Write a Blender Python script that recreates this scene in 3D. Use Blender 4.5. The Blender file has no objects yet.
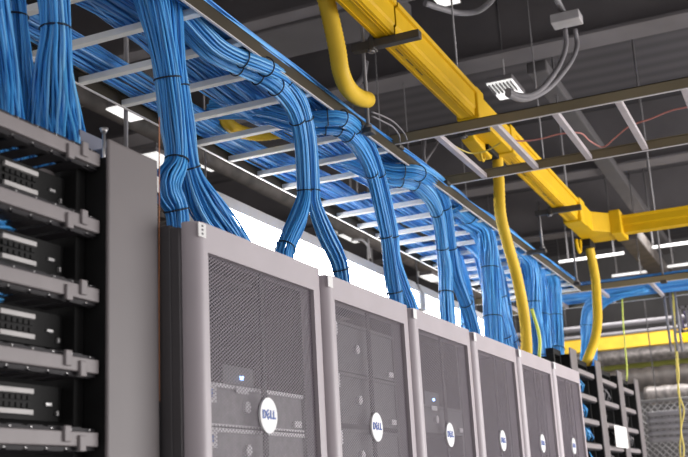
import bpy, math, random
import numpy as np
C = bpy.context.scene.collection
PI = math.pi
CAM_Z = 1.45
F_PX = 1050.0
R3 = np.array([[0.41026552, 0.20682457, 0.88820369],
               [-0.91045333, 0.14896457, 0.38585527],
               [-0.05250653, -0.96697112, 0.24941915]])

def at(px, py, **k):
    """world point seen at a photo pixel on the plane X=, Y= or Z= (Z above the floor)"""
    r = R3 @ np.array([px - 344.0, py - 228.5, F_PX])
    a, v = list(k.items())[0]
    i = 'XYZ'.index(a)
    p = r * ((v - CAM_Z if a == 'Z' else v) / r[i])
    return np.array([p[0], p[1], p[2] + CAM_Z])

# ------------------------------------------------------------------ materials
def new_mat(name):
    m = bpy.data.materials.new(name); m.use_nodes = True
    nt = m.node_tree
    return m, nt, nt.nodes['Principled BSDF']

def mat(name, col, rough=.5, metal=0., var=.12, scale=8., bump=0., emis=None, estr=0., spec=None):
    m, nt, b = new_mat(name)
    b.inputs['Roughness'].default_value = rough
    b.inputs['Metallic'].default_value = metal
    if spec is not None: b.inputs['Specular IOR Level'].default_value = spec
    tc = nt.nodes.new('ShaderNodeTexCoord')
    n = nt.nodes.new('ShaderNodeTexNoise'); n.inputs['Scale'].default_value = scale; n.inputs['Detail'].default_value = 3
    nt.links.new(tc.outputs['Object'], n.inputs['Vector'])
    r = nt.nodes.new('ShaderNodeValToRGB')
    e = r.color_ramp.elements
    e[0].position = .3; e[1].position = .7
    e[0].color = (*[c * (1 - var) for c in col], 1); e[1].color = (*[min(1, c * (1 + var)) for c in col], 1)
    nt.links.new(n.outputs['Fac'], r.inputs['Fac']); nt.links.new(r.outputs['Color'], b.inputs['Base Color'])
    if bump:
        bp = nt.nodes.new('ShaderNodeBump'); bp.inputs['Strength'].default_value = bump; bp.inputs['Distance'].default_value = .004
        nt.links.new(n.outputs['Fac'], bp.inputs['Height']); nt.links.new(bp.outputs['Normal'], b.inputs['Normal'])
    if emis:
        b.inputs['Emission Color'].default_value = (*emis, 1); b.inputs['Emission Strength'].default_value = estr
    return m

def cable_mat(name, cols, rough=.38):
    m, nt, b = new_mat(name)
    b.inputs['Roughness'].default_value = rough
    g = nt.nodes.new('ShaderNodeNewGeometry'); oi = nt.nodes.new('ShaderNodeObjectInfo')
    ad = nt.nodes.new('ShaderNodeMath'); ad.operation = 'ADD'
    nt.links.new(g.outputs['Random Per Island'], ad.inputs[0]); nt.links.new(oi.outputs['Random'], ad.inputs[1])
    fr = nt.nodes.new('ShaderNodeMath'); fr.operation = 'FRACT'; nt.links.new(ad.outputs[0], fr.inputs[0])
    r = nt.nodes.new('ShaderNodeValToRGB'); el = r.color_ramp.elements
    el[0].color = (*cols[0], 1); el[1].color = (*cols[-1], 1)
    for i, c in enumerate(cols[1:-1]):
        e = el.new((i + 1) / (len(cols) - 1)); e.color = (*c, 1)
    nt.links.new(fr.outputs[0], r.inputs['Fac']); nt.links.new(r.outputs['Color'], b.inputs['Base Color'])
    return m

def perf_mat(name, col, pitch=.0066, rad=.37):
    """punched steel sheet: staggered round holes"""
    m, nt, b = new_mat(name)
    b.inputs['Base Color'].default_value = (*col, 1); b.inputs['Roughness'].default_value = .45
    tc = nt.nodes.new('ShaderNodeTexCoord'); sp = nt.nodes.new('ShaderNodeSeparateXYZ')
    nt.links.new(tc.outputs['Object'], sp.inputs[0])
    def M(op, a, bb=None):
        n = nt.nodes.new('ShaderNodeMath'); n.operation = op
        for i, v in enumerate((a, bb)):
            if v is None: continue
            if isinstance(v, (int, float)): n.inputs[i].default_value = v
            else: nt.links.new(v, n.inputs[i])
        return n.outputs[0]
    u = M('DIVIDE', sp.outputs['Z'], pitch); v = M('DIVIDE', sp.outputs['X'], pitch * 1.7320508)
    ds = []
    for o in (0., .5):
        a = M('SUBTRACT', M('FRACT', M('ADD', u, 1000 + o)), .5)
        c = M('MULTIPLY', M('SUBTRACT', M('FRACT', M('ADD', v, 1000 + o)), .5), 1.7320508)
        ds.append(M('SQRT', M('ADD', M('MULTIPLY', a, a), M('MULTIPLY', c, c))))
    hole = M('LESS_THAN', M('MINIMUM', ds[0], ds[1]), rad)
    tr = nt.nodes.new('ShaderNodeBsdfTransparent'); mx = nt.nodes.new('ShaderNodeMixShader')
    nt.links.new(hole, mx.inputs[0]); nt.links.new(b.outputs[0], mx.inputs[1]); nt.links.new(tr.outputs[0], mx.inputs[2])
    nt.links.new(mx.outputs[0], nt.nodes['Material Output'].inputs['Surface'])
    return m

MT = dict(
    bezel=mat('bezel_grey_plastic', (.43, .385, .41), .42, 0, .04),
    body=mat('cabinet_dark_paint', (.07, .065, .069), .5, 0, .1),
    perf=perf_mat('perforated_grey_steel', (.160, .134, .163), .0076, .37),
    server=mat('server_grey', (.17, .16, .17), .5, .0, .25, 60),
    server_dark=mat('server_black', (.05, .05, .055), .5, 0, .2, 60),
    plate=mat('pale_label_plate', (.75, .73, .76), .5),
    white=mat('white_paint', (.8, .79, .78), .5, 0, .05),
    disc=mat('badge_white', (.86, .86, .87), .35, 0, .02),
    blue_print=mat('badge_blue_print', (.03, .09, .36), .4),
    ledblue=mat('blue_indicator_glow', (.1, .2, .9), .4, emis=(.25, .45, 1.), estr=7),
    cover=mat('manager_grey_paint', (.155, .137, .139), .5, 0, .05, 5),
    band=mat('manager_light_grey', (.235, .21, .213), .5, 0, .06, 20),
    black=mat('black_powder_coat', (.012, .012, .012), .6, 0, .3, spec=.15),
    finger=mat('manager_charcoal_plastic', (.024, .022, .025), .55, 0, .2, spec=.2),
    strip=mat('port_label_strip', (.5, .48, .47), .5),
    screw=mat('bright_steel_screw', (.50, .49, .49), .35, .7),
    rail=mat('bronze_zinc_rail', (.20, .165, .10), .42, .3, .15, 4),
    rail_dark=mat('shaded_bronze_rail', (.05, .041, .027), .5, 0, .15, 4, spec=.25),  # bronze rail copy, its dark reflection put into the colour
    flange=mat('rail_flange_lit_zinc', (.70, .67, .66), .4, .1, .1, 4),  # paler than the rail: light from below put into the colour
    rung=mat('rung_pale_zinc', (.86, .86, .82), .5, 0, .06, 6),
    rung2=mat('rung_pinkish_zinc', (.50, .45, .46), .45, .2, .12, 6),
    rod=mat('zinc_threaded_rod', (.24, .23, .235), .45, .3),
    strut=mat('dark_strut', (.06, .055, .05), .5, .2),
    yellow=mat('yellow_duct_plastic', (.68, .41, .006), .5, 0, .06, 10, spec=.2),
    ydark=mat('yellow_duct_slot', (.10, .062, .008), .6),
    ytube=mat('yellow_corrugated_tube', (.72, .47, .035), .5, 0, .06, 12, spec=.22),
    yfar=mat('yellow_far_duct', (.70, .45, .03), .5),
    cable=cable_mat('blue_cable_jacket', [(.026, .21, .54), (.055, .33, .76), (.11, .46, .87), (.038, .27, .66), (.24, .58, .92)]),
    cableb=cable_mat('blue_cable_jacket_bed', [(.024, .19, .58), (.07, .35, .84), (.14, .48, .92), (.04, .26, .70), (.32, .60, .95)]),
    tie=mat('dark_hook_strap', (.008, .014, .03), .7),
    pink=mat('salmon_wire', (.62, .25, .22), .45),
    orange=mat('orange_wire', (.6, .24, .10), .45),
    wire_y=mat('yellow_wire', (.72, .58, .12), .45),
    wire_l=mat('lime_wire', (.62, .68, .10), .45),
    beam=mat('ceiling_beam_grey', (.08, .074, .076), .7, 0, .12, 3),
    beam2=mat('ceiling_beam_pale', (.125, .115, .119), .7, 0, .12, 3),
    deck=None,
    conduit=mat('grey_flexible_conduit', (.20, .19, .20), .5),
    conduit_pale=mat('pale_grey_box_paint', (.36, .345, .35), .5),
    silver=mat('silver_duct_wrap', (.22, .20, .19), .5, .3, .35, 22, .8),
    pipe=mat('white_ceiling_pipe', (.72, .71, .70), .4),
    brown=mat('brown_equipment', (.055, .046, .041), .6, 0, .5, 9),
    greenp=mat('green_yellow_pipe', (.26, .28, .06), .5),
    fence=mat('galvanised_wire', (.34, .33, .33), .4, .4),
    plastic=mat('pale_bluish_plastic', (.17, .18, .23), .6, 0, .05, spec=.2),
    wall=mat('dark_back_wall_paint', (.11, .105, .105), .8, 0, .15, 2),
    floor=mat('grey_floor_tile', (.42, .41, .40), .4, 0, .06, 2),
    lamp=mat('lit_tube', (.9, .9, .9), .4, emis=(1., .98, .97), estr=11),
    lampdim=mat('lit_lens', (.9, .9, .9), .4, emis=(1., .98, .95), estr=.55),
    lampfar=mat('far_lit_tube', (.9, .9, .9), .4, emis=(1., .97, .95), estr=.5),
    housing=mat('lamp_housing_grey', (.66, .64, .64), .5, 0, .06),
    red=mat('red_cap', (.45, .06, .02), .45),
)
# corrugated deck of the ceiling
m, nt, b = new_mat('dark_ribbed_ceiling_deck')
tc = nt.nodes.new('ShaderNodeTexCoord'); wv = nt.nodes.new('ShaderNodeTexWave'); wv.bands_direction = 'X'
wv.inputs['Scale'].default_value = 1.6; wv.inputs['Distortion'].default_value = .3
nt.links.new(tc.outputs['Object'], wv.inputs['Vector'])
rp = nt.nodes.new('ShaderNodeValToRGB'); rp.color_ramp.elements[0].color = (.045, .041, .044, 1); rp.color_ramp.elements[1].color = (.066, .06, .064, 1)
nt.links.new(wv.outputs['Fac'], rp.inputs['Fac']); nt.links.new(rp.outputs['Color'], b.inputs['Base Color'])
b.inputs['Roughness'].default_value = .85
MT['deck'] = m

# ------------------------------------------------------------------ mesh helpers
class MB:
    def __init__(s): s.v = []; s.f = []; s.sm = []
    def add(s, v, f, smooth=False):
        o = len(s.v); s.v += [tuple(map(float, p)) for p in v]
        s.f += [tuple(i + o for i in q) for q in f]; s.sm += [smooth] * len(f); return s
    def box(s, x0, x1, y0, y1, z0, z1):
        v = [(x, y, z) for x in (x0, x1) for y in (y0, y1) for z in (z0, z1)]
        return s.add(v, [(0, 1, 3, 2), (4, 6, 7, 5), (0, 4, 5, 1), (2, 3, 7, 6), (0, 2, 6, 4), (1, 5, 7, 3)])
    def prism(s, poly, axis, a0, a1):
        """poly: 2D points in the two other axes (cyclic order), extruded along axis"""
        n = len(poly)
        def mk(p, a):
            if axis == 'X': return (a, p[0], p[1])
            if axis == 'Y': return (p[0], a, p[1])
            return (p[0], p[1], a)
        v = [mk(p, a0) for p in poly] + [mk(p, a1) for p in poly]
        f = [tuple(range(n))[::-1], tuple(range(n, 2 * n))] + [(i, (i + 1) % n, n + (i + 1) % n, n + i) for i in range(n)]
        return s.add(v, f)
    def tube(s, pts, r, sides=6, cap=True, closed=False):
        pts = np.asarray(pts, float); n = len(pts)
        rr = np.full(n, r) if np.isscalar(r) else np.asarray(r, float)
        if closed: t = np.roll(pts, -1, 0) - np.roll(pts, 1, 0)
        else: t = np.gradient(pts, axis=0)
        t /= np.linalg.norm(t, axis=1)[:, None] + 1e-12
        a = np.array([0, 0, 1.]) if abs(t[0][2]) < .8 else np.array([0, 1., 0])
        u = np.cross(t[0], a); u /= np.linalg.norm(u)
        ang = np.arange(sides) * 2 * PI / sides; V = []
        for i in range(n):
            u = u - t[i] * (u @ t[i]); u /= np.linalg.norm(u) + 1e-12
            w = np.cross(t[i], u)
            V.append(pts[i] + rr[i] * (np.cos(ang)[:, None] * u + np.sin(ang)[:, None] * w))
        V = np.concatenate(V)
        f = []
        m = n if closed else n - 1
        for i in range(m):
            j = (i + 1) % n
            for k in range(sides):
                l = (k + 1) % sides
                f.append((i * sides + k, i * sides + l, j * sides + l, j * sides + k))
        s.add(V, f, True)
        if cap and not closed:
            o = len(s.v) - n * sides
            s.f.append(tuple(o + k for k in range(sides))[::-1]); s.sm.append(False)
            s.f.append(tuple(o + (n - 1) * sides + k for k in range(sides))); s.sm.append(False)
        return s
    def build(s, name, material, parent=None, bevel=0., origin=None):
        root = np.zeros(3)
        if parent is not None:
            q = parent
            while q.parent is not None: q = q.parent
            root = np.array(q.location)
        elif origin is not None: root = np.array(origin, float)
        me = bpy.data.meshes.new(name)
        v = np.array(s.v) - root
        me.from_pydata(v.tolist(), [], s.f); me.update()
        me.polygons.foreach_set('use_smooth', s.sm)
        me.materials.append(material)
        o = bpy.data.objects.new(name, me); C.objects.link(o)
        if parent is not None: o.parent = parent
        elif origin is not None: o.location = origin
        if bevel:
            bm = o.modifiers.new('bevel', 'BEVEL'); bm.width = bevel; bm.segments = 2; bm.limit_method = 'ANGLE'
        return o

def tag(o, label=None, cat=None, group=None, kind=None):
    if label: o['label'] = label
    if cat: o['category'] = cat
    if group: o['group'] = group
    if kind: o['kind'] = kind
    return o
def thing(name, loc, label, cat, group=None):
    o = bpy.data.objects.new(name, None); C.objects.link(o); o.location = tuple(map(float, loc)); o.empty_display_size = .1
    return tag(o, label, cat, group)
def box(*a): return MB().box(*a)
def tube(*a, **k): return MB().tube(*a, **k)

def spline(ctrl, n):
    """Catmull-Rom through the control rows, n samples"""
    c = np.asarray(ctrl, float)
    c = np.vstack([2 * c[0] - c[1], c, 2 * c[-1] - c[-2]])
    m = len(c) - 3; out = []
    for t in np.linspace(0, m - 1e-9, n):
        i = int(t); u = t - i
        p0, p1, p2, p3 = c[i:i + 4]
        out.append(.5 * (2 * p1 + (p2 - p0) * u + (2 * p0 - 5 * p1 + 4 * p2 - p3) * u * u + (3 * p1 - p0 - 3 * p2 + p3) * u ** 3))
    return np.array(out)

# ------------------------------------------------------------------ room
XN, XF, YN, YF, ZC = -1.0, 14.5, -5.0, 7.0, 4.62
tag(box(XN, XF, YN, YF, -.05, 0).build('floor', MT['floor']), kind='structure')
tag(box(XN, XF, YN, YF, ZC, ZC + .1).build('ceiling', MT['deck']), kind='structure')
tag(box(XF, XF + .1, YN, YF, 0, ZC).build('wall_far', MT['wall']), kind='structure')
tag(box(XN, XF, YF, YF + .1, 0, ZC).build('wall_back', MT['wall']), kind='structure')

# ceiling beams running across the rows
beam_x = [(4.78, 'pale ceiling beam running across above the near end of the yellow duct'),
          (5.95, 'grey ceiling beam above the white junction box'),
          (8.75, 'grey ceiling beam crossing beyond the bronze cross ladder'),
          (10.9, 'dark ceiling beam above the yellow duct corner'),
          (3.4, 'grey ceiling beam nearest to the viewer over the cable tray')]
for bx, lab in beam_x:
    z = 1.45 + 2.62
    mb = MB().prism([(bx, z), (bx + .22, z), (bx + .22, z + .02), (bx + .12, z + .03), (bx + .12, ZC), (bx + .1, ZC), (bx + .1, z + .03), (bx, z + .02)], 'Y', YN, YF)
    tag(mb.build('ceiling_beam', MT['beam2'], origin=(bx, 1., z)), lab, 'beam', kind='structure')
# flat duct along the row under the ceiling
tag(box(6.25, 12.5, 1.25, 1.38, 4.02, 4.10).build('ceiling_channel', MT['beam'], bevel=.01, origin=(6.25, 1.3, 4.02)),
    'pale grey channel running lengthwise under the ceiling beside the slotted light', 'channel')
tag(box(4.9, 5.3, 1.8, 7, 4.05, 4.2).build('ceiling_channel', MT['beam'], bevel=.01, origin=(4.9, 3, 4.05)),
    'grey ceiling channel crossing behind the tray above the tall grey panel', 'channel')

# ------------------------------------------------------------------ server cabinets
PITCH, CX0, CY = .605, 1.7067, 1.0655
def letters():
    """badge word built as flat polygons, E tipped back on its corner; unit height, returns list of polys"""
    out = []
    n = 8
    out.append(('D', [(0, 0), (.42, 0)] + [(.42 + .38 * math.sin(a), .5 - .5 * math.cos(a)) for a in np.linspace(.25, PI - .25, n)] + [(.42, 1), (0, 1)],
                [(.24, .2), (.40, .2)] + [(.40 + .18 * math.sin(a), .5 - .3 * math.cos(a)) for a in np.linspace(.25, PI - .25, n)] + [(.40, .8), (.24, .8)]))
    E = [[(0, 0), (.24, 0), (.24, 1), (0, 1)], [(.24, 0), (.72, 0), (.72, .2), (.24, .2)], [(.24, .4), (.66, .4), (.66, .6), (.24, .6)], [(.24, .8), (.72, .8), (.72, 1), (.24, 1)]]
    a = math.radians(32)
    rot = lambda p: (.95 + .36 + (p[0] - .36) * math.cos(a) - (p[1] - .5) * math.sin(a), .5 + (p[0] - .36) * math.sin(a) + (p[1] - .5) * math.cos(a))
    for q in E: out.append(('p', [rot(p) for p in q], None))
    for x in (1.82, 2.52):
        out.append(('p', [(x, 0), (x + .24, 0), (x + .24, 1), (x, 1)], None)); out.append(('p', [(x + .24, 0), (x + .64, 0), (x + .64, .2), (x + .24, .2)], None))
    return out
def badge_word(cx, y, cz, h):
    mb = MB(); s = h; x0 = cx - 3.16 * h / 2; z0 = cz - h / 2
    for kind, p, inner in letters():
        P = [(x0 + a * s, z0 + b * s) for a, b in p]
        if kind == 'D':
            I = [(x0 + a * s, z0 + b * s) for a, b in inner]; k = len(P)
            v = [(a, y, b) for a, b in P] + [(a, y, b) for a, b in I] + [(a, y + .0012, b) for a, b in P] + [(a, y + .0012, b) for a, b in I]
            f = [(i, (i + 1) % k, k + (i + 1) % k, k + i) for i in range(k)]
            f += [(i, (i + 1) % k, 2 * k + (i + 1) % k, 2 * k + i) for i in range(k)]
            mb.add(v, f)
        else: mb.prism(P, 'Y', y, y + .0012)
    return mb

ord6 = ['nearest server cabinet, beside the tall grey panel, blue light glowing behind its perforated door',
        'second server cabinet from the near end, broad perforated door with white oval badge',
        'third server cabinet from the near end, faint blue light low behind its door',
        'fourth server cabinet from the near end, where the blue cables crowd above its top',
        'fifth server cabinet, with the long yellow tube dropping behind its top edge',
        'last server cabinet of the grey row, right before the open racks']
def ring_frame(x0, x1, z0, z1, ix0, ix1, iz0, iz1, y0, y1):
    mb = MB()
    mb.box(x0, ix0, y0, y1, z0, z1); mb.box(ix1, x1, y0, y1, z0, z1)
    mb.box(ix0, ix1, y0, y1, z0, iz0); mb.box(ix0, ix1, y0, y1, iz1, z1)
    return mb
for i in range(6):
    x0 = CX0 + i * PITCH; x1 = x0 + PITCH
    dz = (.003, -.002, -.001, -.001, .003, .007)[i]; zt = CAM_Z + .548 + dz
    t = thing('server_cabinet', ((x0 + x1) / 2, CY + .5, 0), ord6[i], 'server cabinet', 'grey server cabinets in the row')
    g = .0065
    # body shell: sides, top frame, back, base (open front)
    sh = MB()
    sh.box(x0 + g, x0 + g + .02, CY + .055, CY + 1.0, .03, zt - .004)
    sh.box(x1 - g - .02, x1 - g, CY + .055, CY + 1.0, .03, zt - .004)
    sh.box(x0 + g + .02, x1 - g - .02, CY + .055, CY + .16, zt - .03, zt - .004)
    sh.box(x0 + g + .02, x1 - g - .02, CY + .90, CY + 1.0, zt - .03, zt - .004)
    MB().box(x0 + g + .02, x1 - g - .02, CY + .16, 1.35, zt - .02, zt - .006).box(x0 + g + .02, x1 - g - .02, 1.50, CY + .90, zt - .02, zt - .006).build('top_panel', MT['bezel'], t)
    sh.box(x0 + g + .02, x1 - g - .02, CY + .98, CY + 1.0, .03, zt - .03)
    sh.box(x0 + g + .02, x1 - g - .02, CY + .055, CY + .98, .03, .06)
    sh.build('body', MT['body'], t, .003)
    MB().box(x0 + g + .001, x1 - g - .001, CY + .04, CY + .054, .06, .075).box(x0 + g, x0 + g + .012, CY + .036, CY + .054, .06, zt - .012).build('door_hinge_strip', MT['body'], t)
    mx0, mx1, mz1, mz0 = x0 + .0575, x1 - .0625, CAM_Z + .489 + dz, .12
    # door frame with a curved left and right stile
    d = MB()
    def stile(xa, xb, left):
        P = [(xb, CY)] + [(xa + .028 * (1 - math.sin(a)), CY + .032 * (1 - math.cos(a))) for a in np.linspace(0, PI / 2, 15)] + [(xa, CY + .036), (xb, CY + .036)] if left else \
            [(xa, CY)] + [(xb - .028 * (1 - math.sin(a)), CY + .032 * (1 - math.cos(a))) for a in np.linspace(0, PI / 2, 15)] + [(xb, CY + .036), (xa, CY + .036)]
        return P
    d.prism(stile(x0 + .017, mx0, True), 'Z', .06, zt); d.prism(stile(mx1, x1 - g, False), 'Z', .06, zt)
    d.box(mx0, mx1, CY, CY + .036, mz1, zt); d.box(mx0, mx1, CY, CY + .036, .06, mz0)
    d.sm = [len(q) == 4 for q in d.f]
    door = d.build('door_frame', MT['bezel'], t)
    door.data.set_sharp_from_angle(angle=math.radians(25))
    pn = MB(); pn.add([(mx0, CY + .010, mz0), (mx1, CY + .010, mz0), (mx1, CY + .010, mz1), (mx0, CY + .010, mz1)], [(0, 1, 2, 3)])
    pn.build('perforated_panel', MT['perf'], t)
    MB().box((x0 + x1) / 2 - .008, (x0 + x1) / 2 + .008, CY + .0125, CY + .019, mz0, mz1).build('centre_stiffener', MT['black'], t)
    # badge
    bc = ((x0 + x1) / 2 - .001, CAM_Z + .1815 + (0, -.001, -.002, -.004, .001, .004)[i])
    a = np.linspace(0, 2 * PI, 33)[:-1]
    bd = MB().prism([(bc[0] + .038 * math.cos(q), bc[1] + .038 * math.sin(q)) for q in a], 'Y', CY + .0045, CY + .0095).build('badge', MT['disc'], t)
    tag(bd, 'white round badge with blue lettering')
    badge_word(bc[0], CY + .0034, bc[1] + .002, .0185).build('badge_lettering', MT['blue_print'], bd)
    # little white asset sticker at the top left corner
    sx = x0 + .012 if i == 0 else x0 - .006
    st = MB().box(x0 + .022, x0 + .05, CY - .0012, CY + .001, zt - .032, zt - .003).build('asset_sticker', MT['white'], t)
    if i == 0:
        mk = MB()
        for q in range(3): mk.box(x0 + .033, x0 + .039, CY - .0018, CY - .0008, zt - .011 - q * .008, zt - .007 - q * .008)
        mk.build('sticker_print', MT['server_dark'], st)
    for sxx in (x0 + .07, x1 - .07):
        MB().box(sxx - .02, sxx + .02, CY + .1, CY + .14, 0, .03).build('foot', MT['black'], t)
        MB().box(sxx - .02, sxx + .02, CY + .86, CY + .9, 0, .03).build('foot', MT['black'], t)

U = .04445
def rack_server(ci, ztop, units, label, led=False, mtl='server'):
    x0 = CX0 + ci * PITCH; xa, xb = x0 + .079, x0 + PITCH - .09
    z1 = ztop; z0 = ztop - units * U + .004; y = CY + .027
    t = thing('rack_server', ((xa + xb) / 2, y + .3, z0), label, 'server', 'servers behind the perforated doors')
    MB().box(xa, xb, y + .006, y + .7, z0, z1).build('chassis', MT[mtl], t)
    fr = MB()
    fr.box(xa, xb, y, y + .006, z1 - .008, z1); fr.box(xa, xb, y, y + .006, z0, z0 + .004)
    fr.build('front_lip', MT['plate'] if mtl == 'server' else MT['server_dark'], t)
    MB().box(xa + .004, xa + .04, y - .003, y + .006, z1 - .04, z1 - .006).build('handle_plate', MT['plate'], t)
    MB().box(xa + .01, xa + .024, y - .005, y - .002, z1 - .03, z1 - .014).build('handle_latch', MT['blue_print'], t)
    c = (xa + .17, (z0 + z1) / 2)
    MB().prism([(c[0] + .012 * math.cos(q), c[1] + .012 * math.sin(q)) for q in np.linspace(0, 2 * PI, 17)[:-1]], 'Y', y - .002, y + .006).build('round_button', MT['plate'], t)
    MB().box(xb - .05, xb - .015, y - .001, y + .006, z0 + .01, z0 + .024).build('name_plate', MT['plate'], t)
    if led:
        MB().prism([(xa + .145 + .0045 * math.cos(q), z1 + .017 + .0045 * math.sin(q)) for q in np.linspace(0, 2 * PI, 13)[:-1]], 'Y', y - .004, y + .006).build('indicator_light', MT['ledblue'], t)
        MB().box(xa + .12, xa + .17, y - .003, y - .001, z1 - .016, z1 - .002).build('tag_plate', MT['plate'], t)
        MB().box(xa + .07, xa + .2, y, y + .006, z1 - .001, z1 + .04).build('display_panel', MT['server_dark'], t)
zt0 = at(225, 384, Y=CY + .027)[2]
rack_server(0, zt0, 2, 'pale server behind the nearest door, blue light on its top, just above the badge', True)
rack_server(0, zt0 - 2 * U, 2, 'pale server behind the nearest door, second down, level with the badge bottom')
rack_server(0, zt0 - 4 * U, 2, 'pale server behind the nearest door, lowest in view')
z2 = at(345, 322, Y=CY + .027)[2]
rack_server(1, z2, 3, 'server high behind the second perforated door', False, 'server_dark')
rack_server(1, z2 - 3 * U, 3, 'server behind the second door, above its badge', False, 'server_dark')
rack_server(1, z2 - 6.2 * U, 3, 'server behind the second door, level with its badge', False, 'server_dark')
z3 = at(432, 405, Y=CY + .027)[2]
rack_server(2, z3, 2, 'server with faint blue light behind the third door', True, 'server_dark')

# ------------------------------------------------------------------ open racks with horizontal cable managers
def open_rack(xa, xb, xc, yf, ztop, label, covlabel=None, first_off=.0):
    """bands span xa..xb, the tall grey cover stands at xb..xc"""
    t = thing('open_rack', ((xa + xc) / 2, yf + .2, 0), label, 'rack', 'open cable racks')
    for px in (xa - .03, xb - .028):
        MB().box(px, px + .026, yf + .02, yf + .06, 0, ztop).build('post', MT['black'], t, .002)
    MB().box(xa - .03, xb, yf + .02, yf + .06, ztop, ztop + .03).build('top_bar', MT['black'], t, .002)
    MB().box(xa - .03, xc, yf - .1, yf + .5, 0, .05).build('base', MT['black'], t, .004)
    cv = MB().box(xb + .002, xc, yf - .030, yf - .022, .1, ztop + .046).build('cover', MT['cover'], t, .006)
    tag(cv, 'tall plain grey cover panel')
    MB().box(xb + .004, xb + .01, yf - .022, yf + .3, .06, ztop + .01).build('side_wall', MT['black'], t)
    MB().box(xc - .012, xc - .004, yf - .022, yf + .3, .06, ztop + .02).build('side_wall', MT['black'], t)
    MB().box(xb + .004, xc - .004, yf + .29, yf + .3, .06, ztop + .02).build('back_wall', MT['black'], t)
    return t
RY = 1.17
T_RACK = CAM_Z + .655
open_rack(.93, 1.536, 1.701, RY, T_RACK - .02, 'open black cabling rack at left edge with tall grey side panel')
ztb = [CAM_Z + v for v in (.638, .509, .380, .251, .1235)]   # centre heights of managers
words = ['topmost', 'second', 'third', 'fourth', 'lowest visible']
def manager(xa, xb, zc, yf, label, group, detail=True):
    t = thing('cable_manager', ((xa + xb) / 2, yf, zc - .03), label, 'cable manager', group)
    MB().box(xa, xb, yf - .012, yf, zc - .0125, zc + .0125).build('cover_strip', MT['band'], t, .002)
    fr = MB()
    for s in (-1, 1):
        a, b_ = sorted((zc + s * .0132, zc + s * .0185)); fr.box(xa, xb, yf - .004, yf + .004, a, b_)
        k = 0
        x = xb - .055
        while x > xa + .01:
            a, b_ = sorted((zc + s * .0185, zc + s * .0205)); fr.box(x - .018, x + .018, yf - .003, yf + .08, a, b_); x -= .05
    fr.box(xa, xb, yf + .002, yf + .012, zc - .02, zc + .02)
    fr.build('finger_duct', MT['finger'], t)
    if detail:
        x = xb - .03
        while x > xb - .3:
            for s in (-1, 1):
                c = (x + (.012 if s > 0 else 0), zc + s * .0165)
                MB().prism([(c[0] + .0012 * math.cos(q), c[1] + .0012 * math.sin(q)) for q in np.linspace(0, 2 * PI, 9)[:-1]], 'Y', yf - .006, yf - .003).build('slot_rivet', MT['screw'], t)
            x -= .05
    return t
def add_tabs(t, xb, zc, yf, flip):
    for dx, s in ((.089, -1), (.049, 1)):
        s = -s if flip else s
        a, b_ = sorted((zc - s * .006, zc + s * .021))
        MB().box(xb - dx - .0085, xb - dx + .0085, yf - .017, yf - .011, a, b_).build('latch_tab', MT['band'], t, .0015)
for k, zc in enumerate(ztb):
    t = manager(.935, 1.534, zc, RY - .002, 'light grey horizontal cable manager, %s on the left open rack' % words[k], 'cable managers of the left rack')
    add_tabs(t, 1.534, zc, RY - .002, k > 2)
# patch panels between the managers
for k in range(4):
    zc = (ztb[k] + ztb[k + 1]) / 2
    y = RY + .045
    lab = ['dark patch panel under the topmost cable manager', 'dark patch panel between the second and third cable managers', 'dark patch panel between the third and fourth cable managers', 'dark patch panel just above the lowest visible cable manager'][k]
    t = thing('patch_panel', (1.2, y, zc - .03), lab, 'patch panel', 'patch panels in the left rack')
    MB().box(.93, 1.505, y, y + .012, zc - .030, zc + .030).build('panel', MT['black'], t)
    for bx in (.995, 1.155, 1.315):
        xa, xb = bx + .025, bx + .11
        for s in (-1, 1):
            MB().box(xa, xb, y - .006, y, zc + s * .0175 - .004, zc + s * .0175 + .004).build('label_strip', MT['strip'], t)
        for r in (-1, 1):
            for c in range(6):
                px = xa + .007 + c * .0142
                MB().box(px - .005, px + .005, y - .004, y, zc + r * .0065 - .004, zc + r * .0065 + .004).build('port', MT['black'], t)
    MB().box(1.46, 1.475, y - .004, y, zc - .004, zc + .001).build('screw', MT['screw'], t)
    MB().box(1.487, 1.492, y - .005, y, zc - .02, zc - .012).build('screw', MT['screw'], t)
# patch cables looping in the rack cavities
rnd = random.Random(5)
for k in range(5):
    mb = MB(); zc = ztb[k] - .036
    for q in range(9 if k < 3 else 6):
        x = 1.02 + rnd.random() * .24; d = -.030 + rnd.random() * .03; z = zc + (rnd.random() - .5) * .02
        mb.tube(spline([(x, RY + .05, z - .012), (x + .02, RY + d + .07, z + .004), (x + .09, RY + d + .06, z + .012), (x + .16, RY + .08, z + .026), (x + .19, RY + .14, z + .03)], 14), .003, 6)
    tag(mb.build('patch_cables', MT['cable'], origin=(1.2, RY, zc)), 'blue patch cables tucked under the %s cable manager of the left rack' % words[k], 'patch cables', kind='stuff')
# hoops in the top cavities
hp = [(1.475, .606, 'pale oval cable hoop just under the topmost cable manager'), (1.49, .578, 'larger pale oval cable hoop, second below the topmost cable manager')]
for hx, hz, lab in hp:
    a = np.linspace(0, 2 * PI, 20)[:-1]
    o = MB().prism([(hx + .026 * math.cos(q) * (1.2 if hz < .59 else 1), CAM_Z + hz + .012 * math.sin(q)) for q in a], 'Y', RY + .06, RY + .066).build('cable_hoop', MT['cover'], origin=(hx, RY + .06, CAM_Z + hz))
    tag(o, lab, 'cable hoop')

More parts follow.
